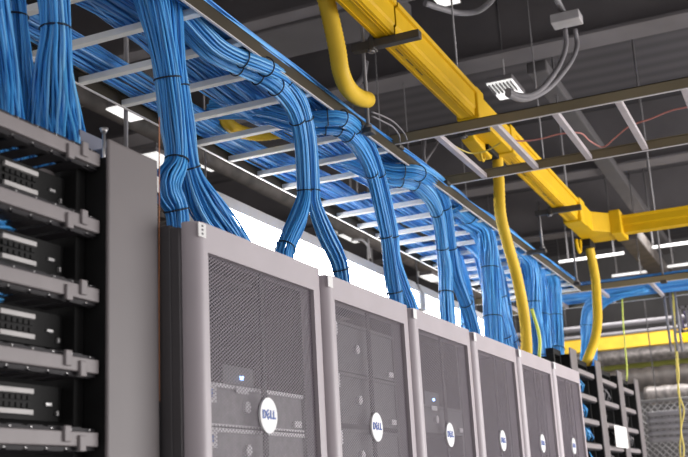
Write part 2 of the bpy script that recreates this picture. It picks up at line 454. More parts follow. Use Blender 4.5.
# bits at the top of the left rack
A, B = at(80, 129, Y=1.32), at(104, 142, Y=1.32); D = at(92, 158, Y=1.32)
t = thing('plastic_trough', (A[0], 1.3, D[2]), 'pale bluish plastic trough on top of the left rack beside the cable bundle', 'trough')
MB().box(A[0], B[0] + .02, 1.32, 1.324, D[2], A[2]).box(A[0], B[0] + .02, 1.25, 1.324, D[2] - .004, D[2]).build('trough_wall', MT['plastic'], t, .0015)
MB().box(A[0] + .02, B[0], 1.246, 1.252, D[2] - .005, D[2] + .012).build('lip', MT['white'], t, .002)
t = thing('hanger_bolt', (1.67, 1.25, CAM_Z + .66), 'silver bolt standing on the rack top behind the tall grey panel', 'bolt')
MB().tube([(1.67, 1.25, CAM_Z + .66), (1.67, 1.25, CAM_Z + .755)], .0035, 8).build('shank', MT['screw'], t)
MB().tube([(1.67, 1.25, CAM_Z + .752), (1.67, 1.25, CAM_Z + .762)], [.005, .0095], 10).build('head', MT['screw'], t)
tag(tube(spline([(1.715, 1.145, CAM_Z + .78), (1.712, 1.145, CAM_Z + .62), (1.708, 1.145, CAM_Z + .4), (1.708, 1.146, CAM_Z + .2)], 14), .0011, 6).build('cable', MT['orange'], origin=(1.71, 1.145, CAM_Z + .5)),
    'thin orange wire hanging down the right edge of the tall grey panel', 'wire')
tag(box(1.722, 1.736, 1.16, 1.168, CAM_Z + .625, CAM_Z + .66).build('wire_tag', MT['white'], bevel=.002, origin=(1.71, 1.17, CAM_Z + .57)), 'small white tag between grey panel and the large cable bundle', 'tag')

# open racks beyond the cabinets
fx = [5.505, 6.175, 6.895, 7.56]
rl = ['first open rack past the grey cabinets, blue patching inside', 'second open rack past the cabinets, white paper sheet hung on it', 'third open rack past the cabinets, silver gear inside', ]
open_rack(5.365, 5.505, 5.67, RY, CAM_Z + .665, 'dark rack bar rising directly behind the last grey cabinet')
for i in range(3):
    xa, xb, xc = fx[i] + .165, fx[i + 1], fx[i + 1] + .165
    open_rack(xa + .03, xb, xc, RY, CAM_Z + .665, rl[i])
    for k in range(5):
        zc = CAM_Z + .61 - k * .133
        manager(xa + .005, xb - .004, zc, RY - .004, '%s horizontal manager of the %s open rack past the cabinets' % (['top', 'second', 'third', 'fourth', 'fifth'][k], ['first', 'second', 'third'][i]), 'cable managers of the far racks', False)
    mb = MB(); rr = random.Random(i)
    for k in range(5):
        zc = CAM_Z + .61 - k * .133 - .06
        for q in range(14):
            x = xa + .03 + rr.random() * (xb - xa - .12); y = RY + .03 + rr.random() * .06
            mb.tube([(x, y, zc + .035), (x + .02, y - .02, zc + (rr.random() - .5) * .05), (x + .06, y, zc - .035)], .004, 5)
    tag(mb.build('patch_cables', MT['cable' if i == 0 else 'conduit'], origin=(xa, RY, CAM_Z)), ['blue patch cables filling the first open rack past the cabinets', 'grey patch cables in the second open rack past the cabinets', 'silver patch cables in the third open rack past the cabinets'][i], 'patch cables', kind='stuff')
p0 = at(611, 424, Y=1.128); p1 = at(624.5, 448, Y=1.128)
tag(box(6.46, 6.88, 1.123, 1.126, 1.45 + .215, 1.45 + .345).build('paper_sheet', MT['white'], origin=(6.7, 1.125, 1.665)), 'white paper sheet fixed on the second open rack past the cabinets', 'paper')
tag(MB().box(5.03, 5.30, 1.25, 1.5, 1.998, 2.06).box(5.06, 5.2, 1.22, 1.26, 2.0, 2.04).build('junction_box', MT['black'], bevel=.01, origin=(5.15, 1.35, 1.998)), 'small black box lying on top of the last grey cabinet', 'box')

# ------------------------------------------------------------------ ladder trays
TZ = CAM_Z + 1.27; TY0, TY1 = 1.338, 1.918; TX0, TX1 = .4, 7.02
def ladder(name_loc, label, axis, a0, a1, b0, b1, z, rungs, rail_m, flange_m, rung_m, h=.045):
    """axis: direction of the rails; a along the rails, b across"""
    t = thing('ladder_tray', name_loc, label, 'ladder tray', 'overhead ladder trays')
    def B(mb, a_0, a_1, b_0, b_1, z0, z1):
        if axis == 'X': mb.box(a_0, a_1, b_0, b_1, z0, z1)
        else: mb.box(b_0, b_1, a_0, a_1, z0, z1)
        return mb
    for b, s in ((b0, 1), (b1, -1)):
        lo, hi = sorted((b, b + s * .004))
        mb = B(MB(), a0, a1, lo, hi, z + .003, z + h)
        lo, hi = sorted((b, b + s * .012)); B(mb, a0, a1, lo, hi, z + h - .003, z + h)
        r = mb.build('side_rail', rail_m, t)
        lo, hi = sorted((b, b + s * .0075)); B(MB(), a0, a1, lo, hi, z, z + .003).build('rail_flange', flange_m, r)
    for a in rungs:
        B(MB(), a - .0125, a + .0125, b0 + .004, b1 - .004, z + .004, z + .024).build('rung', rung_m, t, .002)
    return t
mr = [x * 1.27 for x in (1.747, 1.921, 2.095, 2.278, 2.458, 2.632, 2.812, 2.982, 3.237, 3.415, 3.605, 3.788, 3.953, 4.125)]
mr = [mr[0] - .2286 * k for k in range(6, 0, -1)] + mr
while mr[-1] + .22 < TX1: mr.append(mr[-1] + .2200)
lt = ladder((TX0, 1.63, TZ), 'long ladder tray carrying blue cables over the grey cabinets', 'X', TX0, TX1, TY0, TY1, TZ, mr, MT['rail_dark'], MT['flange'], MT['rung'])
CZ = CAM_Z + 1.318
cl = ladder((3.9, .3, CZ), 'bronze cross ladder reaching right from the long tray', 'Y', -1.6, 1.36, 2.752 * 1.318, 3.245 * 1.318, CZ, [.545 * 1.318 + k * .2286 for k in range(-9, 4)], MT['rail'], MT['flange'], MT['rung2'], .042)
for x in (2.76 * 1.318 + .02, 3.24 * 1.318 - .04):
    MB().box(x - .02, x + .03, 1.325, 1.36, TZ + .04, TZ + .055).build('joint_clamp', MT['strut'], cl, .003)
FX0, FX1 = 7.03, 7.66
fl = ladder((7.3, .2, TZ), 'far ladder tray turning right at the end of the long tray', 'Y', -2.4, 2.3, FX0, FX1, TZ - .003, [-2.2 + .2286 * 1.5 * k for k in range(13)], MT['rail'], MT['flange'], MT['rung2'])

# cable bed on the long tray
rng = np.random.default_rng(11)
def bed(lanes, seed, x0, x1, dx, mname, origin, label, along='X'):
    g = np.random.default_rng(seed); mb = MB()
    xs = np.arange(x0, x1, dx)
    xs_all = xs
    for (yc, zc, ry, rz, n, amp, wl, ph, *rest) in lanes:
        xs = xs_all[xs_all >= rest[0]] if rest else xs_all
        cy = yc + amp * np.sin(xs / wl * 2 * PI + ph)
        for k in range(n):
            th = g.uniform(0, 2 * PI); rho = math.sqrt(g.uniform(.1, 1))
            tw = g.uniform(-.6, .6); p1, p2 = g.uniform(0, 6.28, 2)
            a = th + tw * np.sin(xs * 1.7 + p1)
            y = cy + ry * rho * np.cos(a) + .006 * np.sin(xs * 4.2 + p2)
            z = zc + rz * rho * np.sin(a) + .003 * np.sin(xs * 6 + p1)
            pts = np.stack([xs, y, z], 1) if along == 'X' else np.stack([y, xs, z], 1)
            mb.tube(pts, .0033, 5, cap=False)
    o = mb.build('cable_bed', MT[mname], origin=origin)
    return tag(o, label, 'cables', kind='stuff')
zb = TZ + .026
lanes = []
for j, (yc, n) in enumerate(((1.385, 30), (1.435, 26), (1.495, 30), (1.56, 26), (1.61, 24), (1.815, 34), (1.86, 26))):
    lanes.append((yc, zb + .024, .034, .022, n, .014 + .012 * (j % 3) * (yc < 1.8), 1.5 + .37 * (j % 4), j * 1.9))
for j in range(4):
    lanes.append((1.42 + .06 * j, zb + .028, .034, .024, 26, .05, 1.7 + .4 * j, j * 2.3 + 1))
lanes.append((1.80, zb + .03, .03, .02, 22, .035, 1.9, 4, 3.45))
lanes.append((1.70, zb + .045, .03, .015, 26, .05, 3.1, 2.5, 3.45))
lanes.append((1.70, zb + .03, .035, .015, 24, .03, 2.1, .5, 4.2))
lanes.append((1.37, zb + .040, .018, .018, 18, .004, 1.1, 0))
bed(lanes, 3, 1.15, 7.3, .085, 'cableb', (TX0, 1.6, zb), 'blue network cables heaped along the long overhead ladder tray')
bed([(FX0 + .07 + .075 * j, zb + .02, .045, .022, 26, .02, 1.5, j) for j in range(8)], 8, -2.3, 1.75, .11, 'cableb', (7.3, 0, zb), 'blue network cables on the far ladder tray that turns right', 'Y')

# ------------------------------------------------------------------ cable bundles dropping from the tray
RS = .0031
def unit_disc(r, seed, rings=3):
    g = np.random.default_rng(seed); out = []
    for k in range(rings):
        rk = r - RS - k * 2 * RS * .92
        if rk < RS: break
        n = max(1, int(2 * PI * rk / (2 * RS) * .98))
        for i in range(n):
            out.append((rk / r * (1 + g.uniform(-.05, .05)), 2 * PI * (i + g.uniform(-.25, .25)) / n + k * .4))
    return out
def frame(P):
    t = np.gradient(P, axis=0); t /= np.linalg.norm(t, axis=1)[:, None] + 1e-9
    ref = np.array([0, 1., 0])
    u = ref - t * (t @ ref)[:, None]; u /= np.linalg.norm(u, axis=1)[:, None] + 1e-9
    return t, u, np.cross(t, u)
def strands(ctrl, seed, m=40, rings=3, twist=.5, loose=.13):
    S = spline(ctrl, m); P, r = S[:, :3], np.maximum(S[:, 3], .006)
    t, u, w = frame(P); g = np.random.default_rng(seed)
    s = np.linspace(0, 1, m); L = []
    rm = np.median(r)
    for rho, th in unit_disc(rm, seed, rings):
        p1, p2, p3 = g.uniform(0, 6.28, 3)
        fan = np.clip((r - rm) / rm, 0, 2)
        a = th + twist * s + .16 * np.sin(s * 7 + p1) + .35 * fan * np.sin(s * 5 + p3)
        q = rho * (1 + loose * np.sin(s * 9 + p2) * (1 + 2 * fan)) * r
        L.append(P + q[:, None] * (np.cos(a)[:, None] * u + np.sin(a)[:, None] * w))
    return L
def tie_ring(ctrl, f, wid=.0042, grow=1.06):
    S = spline(ctrl, 81); P = S[:, :3]; t, u, w = frame(P); i = int(round(f * 80))
    a = np.linspace(0, 2 * PI, 25)[:-1]; r = S[i, 3] * grow + .0015
    return P[i] + r * (np.cos(a)[:, None] * u[i] + np.sin(a)[:, None] * w[i]), wid * .55
def cable_bundle(label, branches, ties, seed, individual=True, rings=3, fat=1., group='blue cable bundles dropping to the racks'):
    """branches: list of control rows (x, y, z above camera, r); ties: list of (branch, fraction)"""
    br = [[(x, y, z + CAM_Z, r * fat) for x, y, z, r in b] for b in branches]
    base = br[0][-1]
    t = thing('cable_bundle', base[:3], label, 'cable bundle', group)
    allm = MB()
    for bi, b in enumerate(br):
        for pts in strands(b, seed + bi, rings=rings):
            if individual: tube(pts, RS, 6).build('cable', MT['cable'], t)
            else: allm.tube(pts, RS * 1.1, 5)
    if not individual: tag(allm.build('cables', MT['cable'], t), kind='stuff')
    for bi, f in ties:
        p, wd = tie_ring(br[bi], f)
        tube(p, wd, 6, closed=True).build('cable_tie', MT['tie'], t)
    return t
# left rack drops
cable_bundle('blue cable bundle at the very left edge, dark and untied', [[(1.54, 1.46, 1.42, .036), (1.55, 1.46, 1.1, .038), (1.575, 1.45, .88, .044), (1.565, 1.42, .70, .05), (1.55, 1.38, .60, .05)]], [], 20)
cable_bundle('dark blue cable bundle, second from the left edge, narrow with tie near its top', [[(1.625, 1.50, 1.42, .034), (1.655, 1.50, 1.15, .032), (1.67, 1.50, 1.09, .030), (1.685, 1.49, .9, .036), (1.68, 1.46, .74, .044), (1.65, 1.42, .62, .046)]], [(0, .42)], 22)
cable_bundle('blue cable bundle fanning out onto the left rack, beside the tall grey panel', [[(1.64, 1.40, 1.45, .040), (1.67, 1.40, 1.20, .036), (1.695, 1.40, 1.035, .030), (1.695, 1.40, .93, .040), (1.69, 1.39, .80, .053), (1.665, 1.36, .70, .054), (1.63, 1.34, .62, .055)]], [(0, .335)], 24)
# large bundle into the first cabinet
cable_bundle('large blue cable bundle, splitting in two over the nearest cabinet', [
    [(2.02, 1.42, 1.47, .042), (2.085, 1.42, 1.30, .036), (2.135, 1.42, 1.18, .028), (2.165, 1.42, 1.09, .025), (2.19, 1.42, .98, .025), (2.205, 1.42, .87, .021), (2.155, 1.42, .79, .028), (2.20, 1.42, .735, .022), (2.21, 1.42, .60, .022), (2.22, 1.42, .50, .026)],
    [(2.10, 1.43, 1.47, .042), (2.165, 1.43, 1.30, .034), (2.195, 1.43, 1.18, .028), (2.222, 1.43, 1.09, .024), (2.25, 1.43, .98, .024), (2.285, 1.43, .87, .0205), (2.345, 1.43, .80, .033), (2.46, 1.43, .735, .036), (2.60, 1.43, .66, .03), (2.68, 1.43, .55, .03)]],
    [(0, .335), (1, .335), (0, .555), (1, .555), (0, .78)], 30, fat=1.28)
def run_under(flat, drop, r0, r1, z=1.255):
    p = [(*at(px, py, Z=CAM_Z + z)[:2], z, r0) for px, py in flat]
    d = [p[1][k] - p[0][k] for k in (0, 1)]; n = math.hypot(*d)
    up = [(p[0][0] - d[0] / n * a, p[0][1] - d[1] / n * a, zz, r0) for a, zz in ((.36, z + .085), (.2, z + .07), (.07, z + .02))]
    q = []
    for k, (px, py) in enumerate(drop):
        f = k / (len(drop) - 1)
        w = at(px, py, Y=1.37 + .05 * f); q.append((w[0], w[1], w[2] - CAM_Z, r0 + (r1 - r0) * min(1, f * 1.8)))
    return up + p + q
cable_bundle('blue cable bundle turning down off the tray, forked over the nearest cabinet lamp', [
    run_under([(212, 54), (234, 65), (257, 75)], [(276, 87), (290, 104), (298, 124), (302, 150), (304, 188)], .022, .018) + [(2.955, 1.42, .95, .019), (2.905, 1.42, .87, .025), (2.83, 1.42, .785, .024), (2.79, 1.42, .72, .026), (2.80, 1.42, .60, .024)],
    run_under([(218, 46), (240, 57), (264, 66)], [(285, 78), (299, 97), (307, 122), (311, 150), (313, 188)], .022, .018) + [(3.03, 1.42, .95, .019), (3.105, 1.42, .87, .024), (3.20, 1.42, .80, .024), (3.235, 1.42, .72, .022), (3.25, 1.42, .60, .022)]],
    [(0, .27), (1, .27), (0, .34), (1, .34), (0, .40), (1, .40), (0, .53), (1, .53), (0, .67), (1, .67), (1, .90), (0, .90)], 34, fat=1.18)
cable_bundle('blue cable bundle with thick bend at the tray rail, straight drop to the second cabinet', [
    run_under([(311, 128), (327, 127), (341, 130)], [(352, 139), (362, 153), (371, 173), (379, 205), (386, 237)], .022, .018) + [(3.69, 1.42, .90, .021), (3.71, 1.42, .80, .023), (3.73, 1.42, .73, .024), (3.74, 1.42, .60, .024)],
    run_under([(313, 119), (330, 117), (346, 120)], [(359, 132), (370, 148), (379, 173), (387, 205), (393, 237)], .022, .018) + [(3.77, 1.43, .90, .02), (3.85, 1.43, .80, .022), (3.92, 1.43, .73, .023), (4.0, 1.43, .60, .022)]],
    [(0, .28), (1, .28), (0, .34), (1, .34), (0, .40), (1, .40), (0, .57), (1, .57), (0, .71), (1, .71), (0, .90)], 38, fat=1.18)
cable_bundle('blue cable bundle under the cross ladder joint, forked above the third cabinet', [
    run_under([(387, 179), (402, 180), (415, 184)], [(425, 192), (432, 202), (438, 217), (441, 234), (443, 252)], .025, .021) + [(4.375, 1.42, .97, .026), (4.355, 1.42, .88, .024), (4.345, 1.42, .78, .028), (4.34, 1.42, .60, .026)],
    run_under([(388, 171), (405, 171), (420, 174)], [(432, 182), (441, 195), (446, 212), (449, 232), (452, 252)], .025, .021) + [(4.55, 1.43, .97, .025), (4.65, 1.43, .88, .024), (4.74, 1.43, .78, .027), (4.84, 1.43, .60, .026)]],
    [(0, .28), (1, .28), (0, .35), (1, .35), (0, .55), (1, .55), (0, .70), (1, .70), (0, .87), (1, .87)], 42, fat=1.18)
cable_bundle('blue cable bundle left of the long yellow tube, straight and upright with three ties', [
    [(4.55, 1.41, 1.305, .028), (4.78, 1.405, 1.30, .03), (4.97, 1.40, 1.30, .032), (5.07, 1.41, 1.23, .033), (5.10, 1.42, 1.13, .033), (5.09, 1.42, .98, .032), (5.07, 1.42, .82, .034), (5.06, 1.42, .60, .036)]], [(0, .12), (0, .60), (0, .84)], 46, fat=1.28)
cable_bundle('loose blue cable bundle leaning right, behind the long yellow tube', [
    [(4.75, 1.46, 1.31, .028), (5.05, 1.45, 1.30, .03), (5.18, 1.45, 1.2, .026), (5.22, 1.45, 1.05, .025), (5.24, 1.45, .92, .03), (5.32, 1.45, .78, .032), (5.38, 1.45, .60, .03)],
    [(5.0, 1.47, 1.31, .026), (5.24, 1.46, 1.28, .026), (5.34, 1.46, 1.15, .025), (5.38, 1.46, 1.0, .025), (5.44, 1.46, .88, .028), (5.52, 1.46, .75, .03), (5.56, 1.46, .60, .03)]], [(0, .55), (1, .5), (0, .84), (1, .8)], 48, fat=1.45)
cable_bundle('blue cable bundle hanging deeper under the tray, left of the upright tied bundle', [
    [(5.25, 1.72, 1.31, .032), (5.45, 1.71, 1.28, .033), (5.52, 1.70, 1.15, .033), (5.50, 1.68, 1.0, .032), (5.45, 1.66, .85, .034), (5.42, 1.64, .6, .034)]], [(0, .55), (0, .78)], 50, False, fat=1.2)
cable_bundle('blue cable bundle just right of the long yellow tube', [
    [(5.55, 1.40, 1.31, .03), (5.83, 1.40, 1.30, .034), (5.93, 1.41, 1.2, .036), (5.94, 1.42, 1.05, .036), (5.95, 1.42, .9, .036), (5.96, 1.42, .7, .04), (5.96, 1.42, .5, .04)]], [(0, .5), (0, .8)], 52, False, fat=1.25)
cable_bundle('blue cable bundle in the middle of the last group above the far cabinets', [
    [(5.9, 1.42, 1.31, .03), (6.12, 1.42, 1.30, .034), (6.20, 1.43, 1.2, .034), (6.20, 1.43, 1.05, .034), (6.18, 1.43, .9, .034), (6.17, 1.43, .7, .036), (6.17, 1.43, .5, .036)]], [(0, .55), (0, .8)], 54, False, fat=1.25)
cable_bundle('narrow blue cable bundle with bent top, last one before the tray ends', [
    [(6.2, 1.40, 1.30, .03), (6.42, 1.40, 1.31, .036), (6.53, 1.41, 1.22, .036), (6.53, 1.42, 1.05, .033), (6.50, 1.42, .9, .034), (6.46, 1.42, .75, .038), (6.48, 1.42, .5, .04)]], [(0, .5), (0, .75)], 56, False, fat=1.2)
cable_bundle('curved blue cable bundle coming off the far tray beside the last yellow tube', [
    [(7.35, .95, 1.32, .04), (7.45, 1.2, 1.31, .048), (7.55, 1.36, 1.25, .052), (7.58, 1.41, 1.15, .05), (7.55, 1.42, 1.0, .048), (7.45, 1.42, .85, .048), (7.36, 1.42, .7, .05)]], [(0, .55)], 58, False, fat=1.1)

cable_bundle('blue cable bundle deep in the dense group, right behind the long yellow tube', [
    [(5.6, 1.60, 1.31, .03), (5.82, 1.60, 1.28, .036), (5.90, 1.59, 1.15, .038), (5.90, 1.58, 1.0, .038), (5.86, 1.57, .85, .04), (5.84, 1.56, .6, .042)]], [(0, .55), (0, .78)], 60, False, fat=1.15)
cable_bundle('blue cable bundle deep in the dense group, just left of the long yellow tube', [
    [(5.3, 1.58, 1.31, .03), (5.52, 1.58, 1.28, .036), (5.58, 1.57, 1.15, .036), (5.60, 1.56, 1.0, .036), (5.66, 1.55, .85, .04), (5.70, 1.54, .6, .042)]], [(0, .6), (0, .82)], 62, False, fat=1.15)
cable_bundle('blue cable bundle deep under the tray end, behind the narrow bent one', [
    [(6.3, 1.62, 1.31, .03), (6.55, 1.62, 1.28, .036), (6.66, 1.61, 1.15, .038), (6.66, 1.60, 1.0, .038), (6.62, 1.58, .85, .04), (6.60, 1.56, .6, .042)]], [(0, .5), (0, .75)], 64, False, fat=1.1)

# ------------------------------------------------------------------ yellow fibre duct, fittings, tubes
DZ = CAM_Z + 1.5
def duct_x(x0, x1, label):
    y0, y1 = 1.1025, 1.1775; h = .118
    t = thing('fiber_duct', ((x0 + x1) / 2, 1.14, DZ), label, 'cable duct', 'lengths of yellow duct')
    prof = [(y0 + .006, DZ), (y1, DZ), (y1, DZ + h), (y1 - .004, DZ + h), (y1 - .004, DZ + .004), (y0 + .008, DZ + .004), (y0 + .008, DZ + .03),
            (y0 + .004, DZ + .034), (y0 + .004, DZ + h - .012), (y0 - .004, DZ + h - .01), (y0 - .006, DZ + h), (y0 - .012, DZ + h), (y0 - .010, DZ + h - .016), (y0, DZ + h - .018), (y0, DZ + .036), (y0 + .006, DZ + .028)]
    MB().prism(prof, 'X', x0, x1).build('channel', MT['yellow'], t)
    rb = MB()
    for yy in (y0 + .018, y0 + .03, y1 - .012): rb.box(x0, x1, yy - .002, yy + .002, DZ - .003, DZ + .001)
    rb.build('rib', MT['yellow'], t)
    x = x0 + .1
    while x < x1 - .2:
        for k in range(3): MB().box(x + k * .10, x + .07 + k * .10, y1 - .032, y1 - .028, DZ - .0012, DZ + .001).build('slot', MT['ydark'], t)
        x += .62
    MB().box(x0, x1, y0 - .006, y1 + .004, DZ + h, DZ + h + .004).build('lid', MT['yellow'], t)
    return t
duct_x(1.7, 3.06, 'long yellow duct length at the top, left of the dark strut')
duct_x(3.075, 3.98, 'yellow duct length between the dark strut and the bronze cross ladder')
duct_x(4.56, 5.98, 'yellow duct length between the cross ladder and the corner piece')
# coupling collar + drop-out fitting around the cross ladder
t = thing('duct_fitting', (4.25, 1.14, DZ), 'yellow drop-out fitting over the cross ladder, feeding the long yellow tube', 'duct fitting', 'yellow duct fittings')
MB().box(3.97, 4.07, 1.092, 1.19, DZ - .008, DZ + .13).build('collar', MT['yellow'], t, .006)
MB().box(4.06, 4.52, 1.10, 1.18, DZ - .002, DZ + .115).build('trough', MT['yellow'], t, .004)
MB().box(4.50, 4.58, 1.092, 1.19, DZ - .008, DZ + .13).build('collar', MT['yellow'], t, .006)
MB().prism([(4.10, DZ - .002), (4.46, DZ - .002), (4.42, DZ - .05), (4.18, DZ - .03)], 'Y', 1.175, 1.235).build('spill_lip', MT['yellow'], t, .004)
MB().box(4.33, 4.50, 1.16, 1.23, DZ - .03, DZ - .004).build('tube_clamp', MT['black'], t, .004)
a = np.linspace(0, PI * 1.25, 14)
MB().tube([(4.36 + .03 * math.cos(q), 1.20, DZ - .02 - .05 * math.sin(q)) for q in a], .006, 8).build('hook', MT['ytube'], t)
# corner / tee
t = thing('duct_fitting', (6.25, 1.12, DZ), 'yellow corner piece joining the two duct directions', 'duct fitting', 'yellow duct fittings')
MB().box(5.96, 6.10, 1.085, 1.195, DZ - .012, DZ + .135).build('collar', MT['yellow'], t, .006)
MB().prism([(6.08, 1.195), (6.62, 1.195), (6.62, .985), (6.40, .985), (6.28, 1.085), (6.08, 1.085)], 'Z', DZ - .004, DZ + .12).build('corner_body', MT['yellow'], t, .006)
MB().box(6.385, 6.635, .93, 1.0, DZ - .014, DZ + .135).build('collar', MT['yellow'], t, .008)
MB().box(6.46, 6.62, 1.14, 1.21, DZ - .05, DZ - .004).build('tube_clamp', MT['black'], t, .006)
a = np.linspace(-.3, PI, 14)
MB().tube([(6.38 + .06 * math.cos(q), 1.20, DZ - .03 - .07 * math.sin(q)) for q in a], .011, 8).build('hook', MT['yellow'], t)
# duct going right
t = thing('fiber_duct', (6.5, -.5, DZ), 'yellow duct length running right from the corner piece', 'cable duct', 'lengths of yellow duct')
prof = [(6.462, DZ), (6.54, DZ), (6.54, DZ + .1), (6.534, DZ + .1), (6.534, DZ + .005), (6.468, DZ + .005), (6.468, DZ + .045), (6.456, DZ + .052), (6.456, DZ + .09), (6.446, DZ + .1), (6.440, DZ + .1), (6.448, DZ + .086), (6.448, DZ + .048), (6.462, DZ + .040)]
MB().prism(prof, 'Y', -2.6, .94).build('channel', MT['yellow'], t)
MB().box(6.44, 6.545, -2.6, .94, DZ + .1, DZ + .105).build('lid', MT['yellow'], t)
# struts + rods carrying the duct
def rodset(x, label, ymin, ymax, z, top=ZC):
    t = thing('strut_hanger', (x, (ymin + ymax) / 2, z), label, 'strut hanger', 'strut hangers under the yellow duct')
    MB().box(x - .016, x + .016, ymin, ymax, z - .028, z).build('strut_bar', MT['strut'], t, .002)
    for y in (1.197,):
        MB().tube([(x, y, z - .04), (x, y, top)], .0045, 8).build('threaded_rod', MT['rod'], t)
        MB().tube([(x, y, z - .04), (x, y, z - .028)], .012, 6).build('nut', MT['rod'], t)
    MB().box(x - .02, x + .02, 1.18, 1.2, z - .034, z + .012).build('duct_clip', MT['strut'], t, .003)
    return t
rodset(3.07, 'dark strut bar hanging across under the yellow duct near the top', 1.02, 1.265, DZ - .004)
rodset(5.62, 'dark strut bar across under the yellow duct, just before the corner piece', 1.02, 1.275, DZ - .004)
rodset(4.07, 'dark strut bar under the yellow duct collar beside the bronze cross ladder', 1.08, 1.215, DZ - .012)
def hanging_rod(x, y, z0, z1, label, clamp=True):
    t = thing('threaded_rod', (x, y, z0), label, 'rod', 'rods hanging from the ceiling')
    MB().tube([(x, y, z0), (x, y, z1)], .0075, 8).build('shaft', MT['rod'], t)
    if clamp:
        MB().box(x - .022, x + .022, y - .02, max(y + .02, 1.345 if abs(x - 5.62) < .01 else 0), z0, z0 + .02).build('clamp', MT['strut'], t, .003)
        MB().tube([(x, y, z0 + .02), (x, y, z0 + .034)], .015, 6).build('nut', MT['rod'], t)
    return t
hanging_rod(3.30, 1.318, TZ - .012, ZC, 'threaded rod holding the long tray beside the curved yellow tube end')
hanging_rod(5.62, 1.255, TZ - .012, DZ + .05, 'threaded rod holding the long tray right of the long yellow tube')
hanging_rod(6.72, 1.30, TZ - .012, ZC, 'threaded rod near the end of the long tray below the corner piece')
hanging_rod(7.05, .80, TZ - .01, ZC, 'threaded rod holding the far tray right of the last yellow tube')
hanging_rod(2.71, 1.94, CAM_Z + .98, ZC, 'pale rod hanging behind the tray above the tall grey panel', False)
# corrugated yellow tubes
def flex(label, ctrl, r, seg=90):
    S = spline([(x, y, z + CAM_Z, 0) for x, y, z in ctrl], seg)[:, :3]
    rr = r * (1 + .035 * np.where(np.arange(seg) % 2 == 0, 1, -1))
    o = tube(S, rr, 14).build('flexible_tube', MT['ytube'], origin=S[0])
    return tag(o, label, 'tube', 'yellow flexible tubes')
flex('thick yellow tube curving down onto the tray rail, left of the yellow duct', [tuple(at(x, y, Y=Y) - [0, 0, CAM_Z]) for x, y, Y in ((316, -30, 1.25), (324, -8, 1.25), (331, 20, 1.25), (337, 48, 1.25), (341, 72, 1.255), (348, 88, 1.27), (358, 97, 1.285), (368, 100, 1.30))], .029)
flex('long yellow tube swinging down from the drop-out fitting to the cabinet tops', [(4.56, 1.185, 1.50), (4.545, 1.185, 1.38), (4.52, 1.185, 1.22), (4.57, 1.18, 1.10), (4.68, 1.18, .97), (4.77, 1.185, .82), (4.80, 1.19, .70), (4.80, 1.20, .52)], .026)
flex('yellow tube hanging below the corner piece to the open racks', [(6.56, 1.17, 1.48), (6.59, 1.165, 1.38), (6.60, 1.16, 1.25), (6.57, 1.16, 1.12), (6.50, 1.16, .97), (6.38, 1.17, .84), (6.24, 1.20, .71), (6.20, 1.22, .62)], .029)
t = thing('flexible_tube', (2.85, 1.72, CAM_Z + 1.3), 'short yellow tube end with red cap lying across the tray rungs', 'tube', 'yellow flexible tubes')
S = spline([at(x, y, Z=CAM_Z + z) for x, y, z in ((221, 112, 1.355), (226, 121, 1.335), (235, 129, 1.325), (250, 134, 1.325), (268, 134, 1.33), (292, 130, 1.335))], 50)
MB().tube(S, .024 * (1 + .03 * np.where(np.arange(50) % 2 == 0, 1, -1)), 14).build('tube_body', MT['ytube'], t)
MB().tube([S[0] - (S[3] - S[0]) * .35, S[0] + (S[3] - S[0]) * .02], [.021, .026], 12).build('cap', MT['red'], t)
# thin lime cable beside the long tube
tag(tube(spline([(5.0, 1.2, CAM_Z + .85), (5.06, 1.19, CAM_Z + .72), (5.05, 1.2, CAM_Z + .6), (5.04, 1.2, CAM_Z + .5)], 24), .009, 8).build('cable', MT['wire_l'], origin=(5.0, 1.2, CAM_Z + .6)), 'bright lime cable dropping behind the fifth cabinet top', 'cable')

# ------------------------------------------------------------------ small wires
wp = [(505, 138), (520, 141), (540, 139), (560, 134), (580, 133), (590, 141), (603, 147), (615, 138), (630, 126), (650, 119), (670, 111), (688, 107), (705, 104)]
tag(tube(spline([at(x, y, Z=CZ + .05) for x, y in wp], 90), .0035, 6).build('cable', MT['pink'], origin=at(590, 141, Z=CZ + .05)), 'salmon pink wire waving over the bronze cross ladder', 'wire')
wp = [(448, 141), (458, 148), (470, 153), (482, 152), (492, 148), (500, 143)]
tag(tube(spline([at(x, y, Z=CZ + .03) for x, y in wp], 40), .0028, 6).build('cable', MT['wire_y'], origin=at(470, 153, Z=CZ + .03)), 'thin tan wire sagging below the drop-out fitting', 'wire')
for pts, lab in (([(372, 112), (385, 117), (395, 123), (404, 133), (407, 140)], 'pale grey wire looping off the tray rail, upper one'), ([(372, 116), (384, 122), (393, 127), (399, 135), (400, 142)], 'pale grey wire looping off the tray rail, lower one')):
    tag(tube(spline([at(x, y, Y=1.25) for x, y in pts], 30), .003, 6).build('cable', MT['conduit'], origin=at(*pts[0], Y=1.25)), lab, 'wire')
for pts, lab in (([(425, 140), (424, 155), (427, 168), (432, 180)], 'thin grey conduit dropping under the cross ladder joint'), ([(440, 138), (433, 150), (425, 162), (421, 172)], 'bent grey conduit under the cross ladder joint')):
    tag(tube(spline([at(x, y, Y=1.42) for x, y in pts], 20), .007, 8).build('conduit', MT['conduit'], origin=at(*pts[0], Y=1.42)), lab, 'conduit')

